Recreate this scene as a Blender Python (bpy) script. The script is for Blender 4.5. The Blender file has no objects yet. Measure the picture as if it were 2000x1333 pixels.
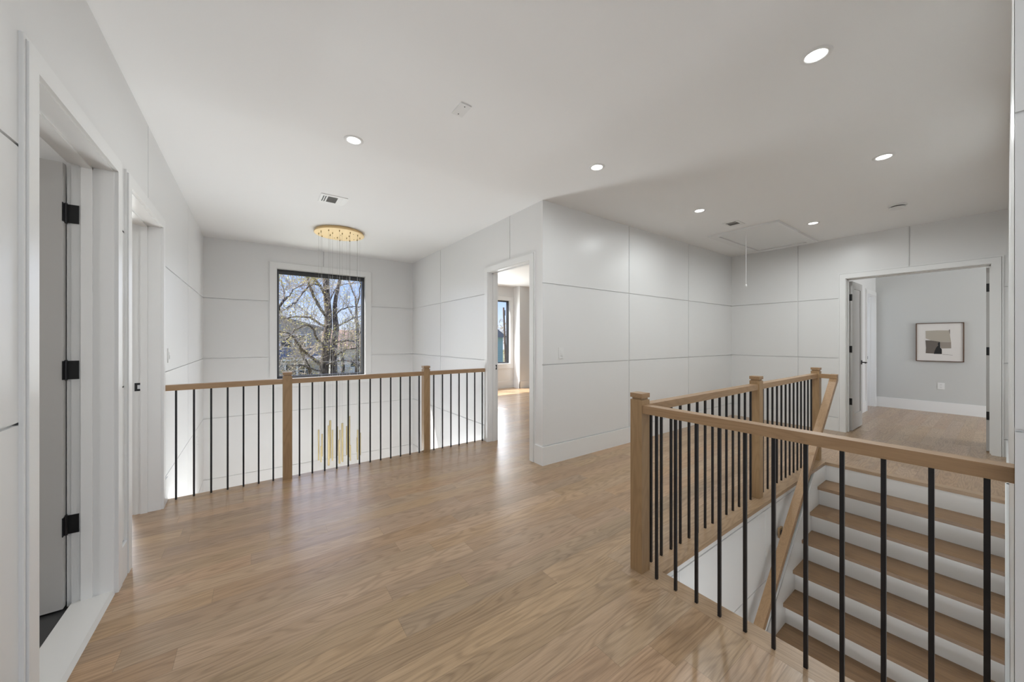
import bpy, bmesh, math, random
from mathutils import Vector, Matrix
R = math.radians
SC = bpy.context.scene
COL = SC.collection

# ------------------------------------------------------------------ camera
EYE = 1.2924
F_PX, YAW, HZ = 696.0, R(35.80), 665.0
cd = bpy.data.cameras.new('camera'); cam = bpy.data.objects.new('camera', cd); COL.objects.link(cam)
cd.sensor_width = 36.0; cd.lens = F_PX / 2000.0 * 36.0
cd.shift_y = (HZ - 666.5) / 2000.0
cd.clip_start = 0.02; cd.clip_end = 400
cam.location = (0, 0, EYE); cam.rotation_euler = (R(90), 0, -YAW)
SC.camera = cam

# ------------------------------------------------------------------ exposure
SC.view_settings.view_transform = 'Standard'; SC.view_settings.look = 'None'
SC.view_settings.gamma = 1; SC.view_settings.use_curve_mapping = False
SC.view_settings.exposure = 0.07

# ------------------------------------------------------------------ sky
w = bpy.data.worlds.new('sky'); SC.world = w; w.use_nodes = True
nt = w.node_tree; nt.nodes.clear()
wo = nt.nodes.new('ShaderNodeOutputWorld'); bg = nt.nodes.new('ShaderNodeBackground')
tc = nt.nodes.new('ShaderNodeTexCoord'); sp = nt.nodes.new('ShaderNodeSeparateXYZ')
cr = nt.nodes.new('ShaderNodeValToRGB')
cr.color_ramp.elements[0].position = 0.0; cr.color_ramp.elements[0].color = (.80, .88, 1, 1)
cr.color_ramp.elements[1].position = 0.45; cr.color_ramp.elements[1].color = (.22, .40, .95, 1)
e = cr.color_ramp.elements.new(0.12); e.color = (.44, .62, 1, 1)
nt.links.new(tc.outputs['Generated'], sp.inputs[0]); nt.links.new(sp.outputs[2], cr.inputs[0])
nt.links.new(cr.outputs[0], bg.inputs[0]); bg.inputs[1].default_value = 1.15
nt.links.new(bg.outputs[0], wo.inputs[0])

# ------------------------------------------------------------------ sun
sd = bpy.data.lights.new('sun', 'SUN'); so = bpy.data.objects.new('sun', sd); COL.objects.link(so)
sd.energy = 11; sd.angle = R(0.6); sd.color = (1, .96, .9)
so.rotation_euler = Vector((1.0, -1, -2.12)).to_track_quat('-Z', 'Y').to_euler()
so.location = (0, 20, 20)

# ------------------------------------------------------------------ soft area lamps: some at window openings, others added with no window
def area(name, loc, size, aim, watt, col=(1, 1, 1), shape='RECTANGLE', parent=None, spread=180):
    l = bpy.data.lights.new(name, 'AREA'); l.shape = shape; l.size = size[0]; l.energy = watt; l.color = col
    if shape == 'RECTANGLE': l.size_y = size[1]
    l.spread = R(spread)
    o = bpy.data.objects.new(name, l); COL.objects.link(o); o.location = loc
    o.rotation_euler = Vector(aim).to_track_quat('-Z', 'Y').to_euler()
    if parent: o.parent = parent
    return o
XL_ = -.583
area('window_or_fill_lamp', (.91, 6.46, 1.54), (1.25, 1.65), (0, -1, -.05), 9, (.93, .96, 1))
area('window_or_fill_lamp', (.75, 6.46, -1.9), (1.1, 1.9), (-.08, -1, .48), 88, (.94, .98, 1), spread=112)  # lamp at an unseen lower window, added to brighten the atrium
area('window_or_fill_lamp', (.90, -.75, -1.9), (1.6, 1.9), (0, 1, .35), 62, (.94, .98, 1))  # fill added under the landing, no window here
area('window_or_fill_lamp', (4.3, 7.86, 1.5), (2.4, 1.6), (0, -1, -.1), 76, (.94, .98, 1))
area('window_or_fill_lamp', (-2.4, 7.2, 1.5), (2.2, 1.6), (0, -1, -.1), 60, (.94, .98, 1))
area('window_or_fill_lamp', (.55, -2.9, 1.55), (1.9, 1.9), (0, 1, .55), 17, (.94, .98, 1))  # soft fill added behind the camera, at an unseen window
area('window_or_fill_lamp', (8.3, -2.9, 1.5), (1.8, 1.6), (0, 1, 0), 60, (.94, .98, 1))
area('window_or_fill_lamp', (8.6, 2.42, 1.5), (1.0, 1.2), (0, -1, 0), 7, (.94, .98, 1))  # closet lamp, the wall behind it has no window
area('window_or_fill_lamp', (XL_ + .03, .55, -1.9), (.85, 1.6), (1, 0, .3), 40, (.94, .98, 1))  # fill added to brighten the stairwell, wall has no opening here
area('window_or_fill_lamp', (-3.4, 1.4, 1.5), (.8, .8), (1, 0, 0), 20, (1, .97, .93))  # bathroom lamp, the wall behind it has no window

# ================================================================== materials
def mat(name, col, rough=.5, metal=0, spec=.5, coat=0, emit=None, estr=0, bump=None):
    m = bpy.data.materials.new(name); m.use_nodes = True
    b = m.node_tree.nodes['Principled BSDF']
    b.inputs['Base Color'].default_value = (*col, 1); b.inputs['Roughness'].default_value = rough
    b.inputs['Metallic'].default_value = metal; b.inputs['Specular IOR Level'].default_value = spec
    b.inputs['Coat Weight'].default_value = coat; b.inputs['Coat Roughness'].default_value = .15
    if emit: b.inputs['Emission Color'].default_value = (*emit, 1); b.inputs['Emission Strength'].default_value = estr
    if bump:
        n = m.node_tree.nodes; L = m.node_tree.links
        t = n.new('ShaderNodeTexCoord'); x = n.new('ShaderNodeTexNoise'); x.inputs['Scale'].default_value = bump[0]
        bp = n.new('ShaderNodeBump'); bp.inputs['Strength'].default_value = bump[1]; bp.inputs['Distance'].default_value = .002
        L.new(t.outputs['Object'], x.inputs[0]); L.new(x.outputs[0], bp.inputs['Height']); L.new(bp.outputs[0], b.inputs['Normal'])
    return m

def nd(m, kind, **kw):
    n = m.node_tree.nodes.new(kind)
    for k, v in kw.items(): setattr(n, k, v)
    return n
def mth(m, op, a, b=None, c=None):
    n = nd(m, 'ShaderNodeMath', operation=op)
    for i, v in enumerate((a, b, c)):
        if v is None: continue
        if isinstance(v, (int, float)): n.inputs[i].default_value = v
        else: m.node_tree.links.new(v, n.inputs[i])
    return n.outputs[0]

def wood(name, base, dark, axis='X', planks=None, rough=.35, var=.25, grain=1.0, coat=0.0, plen=1.5):
    """oak: cathedral contour lines of a stretched noise plus fine pores; planks = board width or None"""
    m = bpy.data.materials.new(name); m.use_nodes = True
    L = m.node_tree.links; b = m.node_tree.nodes['Principled BSDF']
    t = nd(m, 'ShaderNodeTexCoord'); s = nd(m, 'ShaderNodeSeparateXYZ'); L.new(t.outputs['Object'], s.inputs[0])
    ax = {'X': (0, 1, 2), 'Y': (1, 0, 2), 'Z': (2, 0, 1)}[axis]
    u, v, q = s.outputs[ax[0]], s.outputs[ax[1]], s.outputs[ax[2]]
    seed = None
    if planks:
        row = mth(m, 'FLOOR', mth(m, 'DIVIDE', v, planks))
        wn = nd(m, 'ShaderNodeTexWhiteNoise', noise_dimensions='1D'); L.new(row, wn.inputs['W'])
        off = mth(m, 'MULTIPLY', wn.outputs['Value'], 7.3)
        uu = mth(m, 'DIVIDE', mth(m, 'ADD', u, off), plen)
        colm = mth(m, 'FLOOR', uu)
        cb = nd(m, 'ShaderNodeCombineXYZ'); L.new(row, cb.inputs[0]); L.new(colm, cb.inputs[1])
        w2 = nd(m, 'ShaderNodeTexWhiteNoise', noise_dimensions='2D'); L.new(cb.outputs[0], w2.inputs['Vector'])
        seed = w2.outputs['Value']; rc = w2.outputs['Color']
        vv = mth(m, 'SUBTRACT', v, mth(m, 'MULTIPLY', row, planks))
    else: vv = v
    sd_ = mth(m, 'MULTIPLY', seed, 91.0) if seed is not None else 3.7
    # contour grain
    c1 = nd(m, 'ShaderNodeCombineXYZ')
    L.new(mth(m, 'MULTIPLY', u, 1.15), c1.inputs[0]); L.new(mth(m, 'MULTIPLY', vv, 9.5), c1.inputs[1])
    L.new(mth(m, 'ADD', mth(m, 'MULTIPLY', q, 9.5), sd_), c1.inputs[2])
    n1 = nd(m, 'ShaderNodeTexNoise'); n1.inputs['Scale'].default_value = 1.0; n1.inputs['Detail'].default_value = 1.6; n1.inputs['Roughness'].default_value = .42
    L.new(c1.outputs[0], n1.inputs['Vector'])
    ring = mth(m, 'SINE', mth(m, 'MULTIPLY', n1.outputs[0], 95.0))
    ring = mth(m, 'POWER', mth(m, 'MULTIPLY_ADD', ring, .5, .5), 2.2)
    # pores
    c2 = nd(m, 'ShaderNodeCombineXYZ')
    L.new(mth(m, 'MULTIPLY', u, 9.0), c2.inputs[0]); L.new(mth(m, 'MULTIPLY', vv, 260.0), c2.inputs[1])
    L.new(mth(m, 'ADD', mth(m, 'MULTIPLY', q, 260.0), sd_), c2.inputs[2])
    n2 = nd(m, 'ShaderNodeTexNoise'); n2.inputs['Scale'].default_value = 1.0; n2.inputs['Detail'].default_value = 3
    L.new(c2.outputs[0], n2.inputs['Vector'])
    # slow tone
    n3 = nd(m, 'ShaderNodeTexNoise'); n3.inputs['Scale'].default_value = 1.0
    c3 = nd(m, 'ShaderNodeCombineXYZ'); L.new(mth(m, 'MULTIPLY', u, .9), c3.inputs[0]); L.new(mth(m, 'MULTIPLY', vv, 16.0), c3.inputs[1]); L.new(mth(m, 'ADD', q, sd_), c3.inputs[2])
    L.new(c3.outputs[0], n3.inputs['Vector'])
    g = mth(m, 'ADD', mth(m, 'MULTIPLY', ring, .38 * grain), mth(m, 'MULTIPLY', mth(m, 'SUBTRACT', n2.outputs[0], .38), 1.15 * grain))
    g = mth(m, 'ADD', g, mth(m, 'MULTIPLY', mth(m, 'SUBTRACT', n3.outputs[0], .5), .5))
    mx = nd(m, 'ShaderNodeMix', data_type='RGBA'); mx.clamp_factor = True
    L.new(g, mx.inputs['Factor']); mx.inputs['A'].default_value = (*base, 1); mx.inputs['B'].default_value = (*dark, 1)
    out = mx.outputs['Result']
    if planks:
        hsv = nd(m, 'ShaderNodeHueSaturation')
        L.new(out, hsv.inputs['Color'])
        L.new(mth(m, 'MULTIPLY_ADD', seed, var, 1 - var / 2), hsv.inputs['Value'])
        sc = nd(m, 'ShaderNodeSeparateColor'); L.new(rc, sc.inputs[0])
        L.new(mth(m, 'MULTIPLY_ADD', sc.outputs[1], .16, .92), hsv.inputs['Saturation'])
        L.new(mth(m, 'MULTIPLY_ADD', sc.outputs[2], .008, .496), hsv.inputs['Hue'])
        out = hsv.outputs[0]
        fr = mth(m, 'DIVIDE', vv, planks)
        e1 = mth(m, 'LESS_THAN', mth(m, 'MINIMUM', fr, mth(m, 'SUBTRACT', 1.0, fr)), .0075)
        fu = mth(m, 'SUBTRACT', uu, colm)
        e2 = mth(m, 'LESS_THAN', mth(m, 'MINIMUM', fu, mth(m, 'SUBTRACT', 1.0, fu)), .0007)
        ed = mth(m, 'MAXIMUM', e1, e2)
        m2 = nd(m, 'ShaderNodeMix', data_type='RGBA'); L.new(mth(m, 'MULTIPLY', ed, .38), m2.inputs['Factor']); L.new(out, m2.inputs['A'])
        m2.inputs['B'].default_value = (*[c * .4 for c in dark], 1); out = m2.outputs['Result']
    L.new(out, b.inputs['Base Color'])
    L.new(mth(m, 'MULTIPLY_ADD', n2.outputs[0], .12, rough - .06), b.inputs['Roughness'])
    bp = nd(m, 'ShaderNodeBump'); bp.inputs['Strength'].default_value = .12; bp.inputs['Distance'].default_value = .001
    L.new(n2.outputs[0], bp.inputs['Height']); L.new(bp.outputs[0], b.inputs['Normal'])
    b.inputs['Coat Weight'].default_value = coat; b.inputs['Coat Roughness'].default_value = .22
    return m

M = {}
M['wall'] = mat('wall_paint', (.80, .798, .79), .33, spec=.45, bump=(140, .05))
M['ceil'] = mat('ceiling_paint', (.90, .90, .895), .7, bump=(160, .08))
M['trim'] = mat('trim_paint', (.84, .84, .83), .28)
M['grey'] = mat('grey_room_paint', (.60, .605, .59), .5, bump=(140, .05))
M['door'] = mat('door_paint', (.50, .49, .475), .35)
M['oakfloor'] = wood('oak_floor', (.440, .292, .172), (.215, .130, .068), 'X', .127, .34, .22, 1.0, coat=.3, plen=1.35)
M['oakband'] = wood('oak_band', (.42, .285, .172), (.22, .138, .078), 'Y', None, .34, grain=.9)
M['oakbandx'] = wood('oak_band_x', (.42, .285, .172), (.22, .138, .078), 'X', None, .34, grain=.9)
M['oakz'] = wood('oak_post', (.39, .252, .13), (.24, .142, .07), 'Z', None, .42, grain=.7)
M['oakx'] = wood('oak_rail_x', (.40, .252, .135), (.25, .145, .075), 'X', None, .38, grain=.7)
M['oaky'] = wood('oak_rail_y', (.40, .252, .135), (.25, .145, .075), 'Y', None, .38, grain=.7)
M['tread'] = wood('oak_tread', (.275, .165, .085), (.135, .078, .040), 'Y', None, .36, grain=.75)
M['black'] = mat('black_iron', (.012, .012, .014), .38, spec=.4)
M['hinge'] = mat('black_hinge', (.015, .015, .016), .35, .3)
M['steel'] = mat('steel', (.6, .6, .6), .3, 1)
M['brass'] = mat('brushed_brass', (.50, .41, .23), .3, .8, bump=(400, .03))
M['brass2'] = mat('satin_gold', (.83, .62, .33), .42, .55)
M['cable'] = mat('clear_cable', (.55, .55, .53), .4)
M['white'] = mat('white_plastic', (.82, .82, .81), .35)
M['slot'] = mat('dark_slot', (.06, .06, .06), .6)
M['ventgrey'] = mat('vent_mesh', (.24, .235, .225), .6)
M['lens'] = mat('lamp_lens', (1, 1, 1), .4, emit=(1, .99, .98), estr=9)
M['winframe'] = mat('window_frame_black', (.03, .031, .034), .35)
M['wingrey'] = mat('window_frame_grey', (.22, .22, .225), .35, .3)
M['marble'] = mat('stone_threshold', (.72, .71, .69), .2, bump=(20, .05))
M['tile'] = mat('dark_tile', (.045, .045, .045), .35, bump=(25, .15))
M['grout'] = mat('grout', (.45, .45, .43), .7)
M['paper'] = mat('art_paper', (.74, .71, .68), .8)
M['beige'] = mat('collage_beige', (.44, .40, .335), .8)
M['taupe'] = mat('collage_taupe', (.31, .27, .23), .8)
M['brown'] = mat('collage_brown', (.145, .125, .108), .8)
M['ink'] = mat('collage_black', (.012, .012, .012), .7)
M['walnut'] = mat('walnut_frame', (.11, .06, .035), .45)

def bark(name, a, b_):
    m = bpy.data.materials.new(name); m.use_nodes = True
    L = m.node_tree.links; p = m.node_tree.nodes['Principled BSDF']; p.inputs['Roughness'].default_value = .9
    t = nd(m, 'ShaderNodeTexCoord'); mp = nd(m, 'ShaderNodeMapping'); mp.inputs['Scale'].default_value = (9, 9, 1.6)
    n = nd(m, 'ShaderNodeTexNoise'); n.inputs['Scale'].default_value = 1.5; n.inputs['Detail'].default_value = 6
    r = nd(m, 'ShaderNodeValToRGB'); r.color_ramp.elements[0].position = .38; r.color_ramp.elements[0].color = (*a, 1)
    r.color_ramp.elements[1].position = .62; r.color_ramp.elements[1].color = (*b_, 1)
    L.new(t.outputs['Object'], mp.inputs[0]); L.new(mp.outputs[0], n.inputs[0]); L.new(n.outputs[0], r.inputs[0]); L.new(r.outputs[0], p.inputs['Base Color'])
    bp = nd(m, 'ShaderNodeBump'); bp.inputs['Strength'].default_value = .8; bp.inputs['Distance'].default_value = .05
    L.new(n.outputs[0], bp.inputs['Height']); L.new(bp.outputs[0], p.inputs['Normal'])
    return m
M['bark'] = bark('bark', (.055, .041, .031), (.21, .165, .125))
M['twig'] = bark('twig_bark', (.30, .235, .18), (.66, .58, .50))
M['bud'] = mat('yellow_leaf_buds', (.72, .62, .16), .7)
M['bud2'] = mat('tan_leaf_buds', (.42, .35, .20), .8)
M['grass'] = mat('lawn', (.16, .17, .09), .95)
M['greenleaf'] = mat('evergreen', (.10, .12, .05), .9)
M['roofgrey'] = mat('roof_shingle_grey', (.20, .20, .21), .9, bump=(8, .4))
M['roofbrown'] = mat('roof_shingle_brown', (.40, .26, .20), .9, bump=(8, .4))
M['pane'] = mat('dark_window_pane', (.035, .05, .07), .08)
def siding(name, c):
    m = mat(name, c, .7); L = m.node_tree.links; b = m.node_tree.nodes['Principled BSDF']
    t = nd(m, 'ShaderNodeTexCoord'); s = nd(m, 'ShaderNodeSeparateXYZ'); L.new(t.outputs['Object'], s.inputs[0])
    f = mth(m, 'FRACT', mth(m, 'MULTIPLY', s.outputs[2], 6.5))
    bp = nd(m, 'ShaderNodeBump'); bp.inputs['Strength'].default_value = 1; bp.inputs['Distance'].default_value = .03
    L.new(f, bp.inputs['Height']); L.new(bp.outputs[0], b.inputs['Normal']); return m
M['sidegrey'] = siding('siding_grey', (.40, .39, .38))
M['sidewhite'] = siding('siding_white', (.92, .90, .86))
M['sideteal'] = siding('siding_teal', (.30, .43, .43))
M['pole'] = bark('weathered_pole', (.13, .09, .06), (.24, .17, .12))

g = bpy.data.materials.new('window_glass'); g.use_nodes = True; gn = g.node_tree; gn.nodes.clear()
go = gn.nodes.new('ShaderNodeOutputMaterial'); gm = gn.nodes.new('ShaderNodeMixShader'); gt = gn.nodes.new('ShaderNodeBsdfTransparent')
gg = gn.nodes.new('ShaderNodeBsdfGlossy'); gg.inputs['Roughness'].default_value = .02
gl = gn.nodes.new('ShaderNodeLayerWeight'); gl.inputs[0].default_value = .05
gn.links.new(gl.outputs['Fresnel'], gm.inputs[0]); gn.links.new(gt.outputs[0], gm.inputs[1]); gn.links.new(gg.outputs[0], gm.inputs[2]); gn.links.new(gm.outputs[0], go.inputs[0])
M['glass'] = g

# ================================================================== mesh helpers
def box(bm, x0, x1, y0, y1, z0, z1, mi=0):
    if x0 > x1: x0, x1 = x1, x0
    if y0 > y1: y0, y1 = y1, y0
    if z0 > z1: z0, z1 = z1, z0
    v = [bm.verts.new(p) for p in ((x0, y0, z0), (x1, y0, z0), (x1, y1, z0), (x0, y1, z0), (x0, y0, z1), (x1, y0, z1), (x1, y1, z1), (x0, y1, z1))]
    fs = []
    for f in ((0, 3, 2, 1), (4, 5, 6, 7), (0, 1, 5, 4), (1, 2, 6, 5), (2, 3, 7, 6), (3, 0, 4, 7)):
        q = bm.faces.new([v[i] for i in f]); q.material_index = mi; fs.append(q)
    return v, fs
def bevel(bm, w_=.004, seg=2, angle=30):
    ed = [e_ for e_ in bm.edges if len(e_.link_faces) == 2 and e_.calc_face_angle(0) > R(angle)]
    bmesh.ops.bevel(bm, geom=ed, offset=w_, segments=seg, affect='EDGES', profile=.5)
def tube(bm, pts, rad, n=8, cap=True):
    pts = [Vector(p) for p in pts]; rings = []
    for i, p in enumerate(pts):
        a = pts[max(i - 1, 0)]; b_ = pts[min(i + 1, len(pts) - 1)]
        d = (b_ - a).normalized() if (b_ - a).length > 1e-9 else Vector((0, 0, 1))
        up = Vector((0, 0, 1)) if abs(d.z) < .95 else Vector((1, 0, 0))
        s_ = d.cross(up).normalized(); t_ = s_.cross(d).normalized()
        r_ = rad[i] if isinstance(rad, (list, tuple)) else rad
        rings.append([bm.verts.new(p + (s_ * math.cos(2 * math.pi * k / n) + t_ * math.sin(2 * math.pi * k / n)) * r_) for k in range(n)])
    for a, b_ in zip(rings, rings[1:]):
        for k in range(n): bm.faces.new((a[k], a[(k + 1) % n], b_[(k + 1) % n], b_[k]))
    if cap:
        bm.faces.new(rings[0][::-1]); bm.faces.new(rings[-1])
def lathe(bm, prof, n=32, c=(0, 0, 0)):
    rings = []
    for r_, z_ in prof:
        if r_ < 1e-6: rings.append([bm.verts.new((c[0], c[1], c[2] + z_))])
        else: rings.append([bm.verts.new((c[0] + r_ * math.cos(2 * math.pi * k / n), c[1] + r_ * math.sin(2 * math.pi * k / n), c[2] + z_)) for k in range(n)])
    for a, b_ in zip(rings, rings[1:]):
        for k in range(n):
            k2 = (k + 1) % n
            if len(a) == 1 and len(b_) == 1: continue
            if len(a) == 1: bm.faces.new((a[0], b_[k2], b_[k]))
            elif len(b_) == 1: bm.faces.new((a[k], a[k2], b_[0]))
            else: bm.faces.new((a[k], a[k2], b_[k2], b_[k]))
def obj(name, bm, m, parent=None, smooth=False, loc=None):
    bmesh.ops.recalc_face_normals(bm, faces=bm.faces[:])
    me = bpy.data.meshes.new(name); bm.to_mesh(me); bm.free()
    for mm in (m if isinstance(m, (list, tuple)) else [m]): me.materials.append(M[mm])
    if smooth:
        for p in me.polygons: p.use_smooth = True
    o = bpy.data.objects.new(name, me); COL.objects.link(o)
    if loc: o.location = loc
    if parent:
        o.parent = parent
        if not loc: o.location = -Vector(parent.location)
    return o
def B(): return bmesh.new()
def thing(name, label, cat, loc=(0, 0, 0), group=None, kind=None):
    o = bpy.data.objects.new(name, None); COL.objects.link(o); o.location = loc; o.empty_display_size = .1
    if label: o['label'] = label
    if cat: o['category'] = cat
    if group: o['group'] = group
    if kind: o['kind'] = kind
    return o
def tag(o, label, cat, group=None, kind=None):
    if label: o['label'] = label
    if cat: o['category'] = cat
    if group: o['group'] = group
    if kind: o['kind'] = kind
    return o
def struct(name, bm, m, label=None, parent=None):
    o = obj(name, bm, m, parent); o['kind'] = 'structure'
    if label: o['label'] = label
    return o
def bx(name, m, parent, dims, bev=0, label=None):
    bm = B(); box(bm, *dims)
    if bev: bevel(bm, bev)
    o = obj(name, bm, m, parent)
    if label: o['label'] = label
    return o

# ================================================================== levels
H = 2.74; G1, G2, BB = 1.885, 1.038, .195
DT, CT = 2.15, 2.238            # door opening top, casing top
XL, XE, YB, YC, XR, YN = -.583, 2.405, 6.53, 2.793, 6.72, -.014
XN = 1.69                       # near right wall face
GW = .0045

def wall(name, axis, plane, sgn, u0, u1, z0, z1, opens=(), vl=(), hl=(G1, G2), t=.12, m='wall', label=None):
    """grooved panel wall: slab + 11 mm panels; axis = normal axis, sgn = side the panels face"""
    bm = B(); D = .011 if (vl or hl) else 0
    us = {u0, u1}; zs = {z0, z1}
    for a, b_, c, d in opens: us |= {a, b_}; zs |= {c, d}
    for v, za, zb in vl: us.add(v); zs |= {za, zb}
    for h in hl: zs.add(h)
    us = sorted(x for x in us if u0 <= x <= u1); zs = sorted(x for x in zs if z0 <= x <= z1)
    def put(a, b_, c, d, p0, p1):
        if axis == 'X': box(bm, p0, p1, a, b_, c, d)
        else: box(bm, a, b_, p0, p1, c, d)
    for a, b_ in zip(us, us[1:]):
        for c, d in zip(zs, zs[1:]):
            mu, mz = (a + b_) / 2, (c + d) / 2
            if any(o_[0] < mu < o_[1] and o_[2] < mz < o_[3] for o_ in opens): continue
            put(a, b_, c, d, plane - sgn * D, plane - sgn * t)
            if D:
                isv = lambda x: any(abs(x - v) < 1e-6 and za < mz < zb for v, za, zb in vl)
                ish = lambda x: any(abs(x - h) < 1e-6 for h in hl)
                put(a + (GW if isv(a) else 0), b_ - (GW if isv(b_) else 0), c + (GW if ish(c) else 0), d - (GW if ish(d) else 0), plane, plane - sgn * D)
    return struct(name, bm, m, label)

def baseboard(name, axis, plane, sgn, segs, z0=0, m='trim', h=BB):
    bm = B()
    for a, b_ in segs:
        if axis == 'X': box(bm, plane, plane + sgn * .013, a, b_, z0, z0 + h - .004)
        else: box(bm, a, b_, plane, plane + sgn * .013, z0, z0 + h - .004)
    bevel(bm, .003, 1)
    return struct(name, bm, m)

# ------------------------------------------------------------------ doorway: casing, jamb, stops
def doorway(name, label, axis, plane, sgn, a, b_, top=DT, t=.12, cw=.085, back=True):
    """opening a..b along the wall; the wall face at plane looks to sgn"""
    e_ = thing(name, label, None, (plane, (a + b_) / 2, 0) if axis == 'X' else ((a + b_) / 2, plane, 0), kind='structure')
    def put(bm, u0, u1, p0, p1, z0, z1):
        if axis == 'X': box(bm, p0, p1, u0, u1, z0, z1)
        else: box(bm, u0, u1, p0, p1, z0, z1)
    for side in ((plane, sgn),) + (((plane - sgn * t, -sgn),) if back else ()):
        bm = B(); p, s_ = side; k = .006; th = .016
        o0, o1, ot = a - cw, b_ + cw, top + cw
        put(bm, o0 + .015, a - k, p, p + s_ * th, 0, ot - .015)
        put(bm, b_ + k, o1 - .015, p, p + s_ * th, 0, ot - .015)
        put(bm, a - k, b_ + k, p, p + s_ * th, top + k, ot - .015)
        put(bm, o0, o0 + .012, p, p + s_ * (th - .006), 0, ot); put(bm, o1 - .012, o1, p, p + s_ * (th - .006), 0, ot)
        put(bm, o0 + .012, o1 - .012, p, p + s_ * (th - .006), ot - .012, ot)
        obj('door_casing', bm, 'trim', e_)
    bm = B(); p0, p1 = plane + sgn * .001, plane - sgn * (t + .001)
    put(bm, a - .018, a, p0, p1, 0, top); put(bm, b_, b_ + .018, p0, p1, 0, top); put(bm, a - .018, b_ + .018, p0, p1, top, top + .018)
    obj('door_jamb', bm, 'trim', e_)
    bm = B(); p0, p1 = plane - sgn * (t * .5), plane - sgn * (t * .77)
    put(bm, a, a + .011, p0, p1, 0, top); put(bm, b_ - .011, b_, p0, p1, 0, top); put(bm, a, b_, p0, p1, top - .011, top)
    obj('door_stop', bm, 'trim', e_)
    return e_

# ================================================================== room shell
TL = .14
DA = (1.84, 2.655)      # left wall, first door (bathroom)
DB = (2.915, 3.77)      # left wall, second door
DC = (3.0, 3.845)       # atrium right wall door
DD = (.10, 1.31)        # double door in the right wall
wall('wall_left', 'X', XL, 1, -3.0, 7.3, -3.1, H, [(DA[0] - .018, DA[1] + .018, -.3, DT + .018), (DB[0] - .018, DB[1] + .018, -.3, DT + .018)],
     [(3.377, DT, H), (5.137, -3.1, H), (1.2, .0, H), (-.6, 0, H)], (G1, G2, BB, -.657, -1.5, -2.35), TL)
WA, WB, W0, W1 = .268, 1.56, .69, 2.397
wall('wall_back', 'Y', YB, -1, XL - TL, XE + .13, -3.1, H, [(WA, WB, W0, W1), (.15, 1.65, -2.95, -.95)],
     [(.91, W1, H), (.91, -.95, W0 - .14)], (G1, G2, BB, -.657, -1.5, -2.35), .2)
wall('wall_atrium_right', 'X', XE, -1, YC + .12, YB, -3.1, H, [(DC[0] - .018, DC[1] + .018, -.3, DT + .018)],
     [(3.377, DT, H), (5.287, -3.1, H)], (G1, G2, BB, -.657, -1.5, -2.35), .13)
wall('wall_center', 'Y', YC, -1, XE, XR, 0, H, [], [(3.842, BB, H), (5.284, BB, H)], (G1, G2, BB), .12)
wall('wall_right', 'X', XR, -1, YN - .12, YC + .12, 0, H, [(DD[0] - .018, DD[1] + .018, -.3, DT + .018)], [(1.856, BB, H), (.715, DT, H)], (G1, G2, BB), TL)
wall('wall_stair_right', 'Y', YN, 1, XN + .007, XR, -3.1, H, [], [], (G1, G2), .12)
wall('wall_near_right', 'X', XN, -1, -3.0, YN, 0, H, [], [(-.9, 0, H)], (1.913, 1.045, BB), .12)
wall('wall_behind', 'Y', -3.0, 1, XL - TL, XN + .12, 0, H, [(-.45, 1.5, .55, 2.45)], [], (), .12)
# stair side wall below the floor
wall('wall_stair_left', 'Y', 1.14, -1, 1.84, XR, -3.1, -.032, [], [(3.345, -.66, -.085), (2.05, -.66, -.085), (4.6, -.66, -.085)], (-.085, -.66, -1.5, -2.35), .11)
# lower storey closing walls
wall('wall_lower_hall', 'Y', -.9, 1, XL - TL, 1.72, -3.1, -.3, [], [], (), .1)
wall('wall_lower_side', 'X', 2.6, -1, 1.25, 4.1, -3.1, -.3, [], [], (), .1)
# rooms beyond: bedroom (back right), room behind the double door, left room, bathroom
wall('wall_bedroom_back', 'Y', 7.90, -1, XE, 9.0, 0, H, [(3.2, 5.63, .66, 2.37)], [], (), .16)
wall('wall_bedroom_right', 'X', 9.0, -1, YC, 8.06, 0, H, [], [], (), .12)
bm = B(); box(bm, 5.75, 9.0, 7.62, 7.90, 0, H); struct('wall_bedroom_pier', bm, 'wall')
wall('wall_east_back', 'X', 9.9, -1, -3.0, 1.6, 0, H, [], [], (), .12, m='grey')
wall('wall_east_left', 'Y', 1.50, -1, XR + TL, 9.9, 0, H, [(9.10 - .018, 9.80 + .018, 0, DT + .018)], [], (), .12)
wall('wall_east_closet', 'Y', 2.5, -1, XR + TL, 10.0, 0, H, [], [], (), .12)
wall('wall_east_front', 'Y', -3.0, 1, XR, 10.0, 0, H, [(7.4, 9.2, .7, 2.3)], [], (), .12)
wall('wall_east_side', 'X', XR, 1, -3.0, YN - .12, 0, H, [], [], (), .12)
wall('wall_leftroom_back', 'Y', 7.3, -1, -5, XL, 0, H, [(-3.5, -1.3, .7, 2.3)], [], (), .16)
wall('wall_leftroom_side', 'X', -5, 1, .4, 7.46, 0, H, [], [], (), .12)
wall('wall_leftroom_front', 'Y', 2.80, 1, -5, XL - TL, 0, H, [], [], (), .08)
wall('wall_bath_side', 'X', -3.5, 1, .4, 2.72, 0, H, [], [], (), .1)
wall('wall_bath_front', 'Y', .4, 1, -3.6, XL - TL, 0, H, [], [], (), .1)

bm = B(); box(bm, -5.2, XL - TL, -3.2, 7.46, H, H + .12); box(bm, XL - TL, XE + .13, -3.2, YB + .2, H, H + .12); box(bm, XE + .13, 10.1, -3.2, 8.07, H, H + .12); struct('ceiling', bm, 'ceil')

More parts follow.
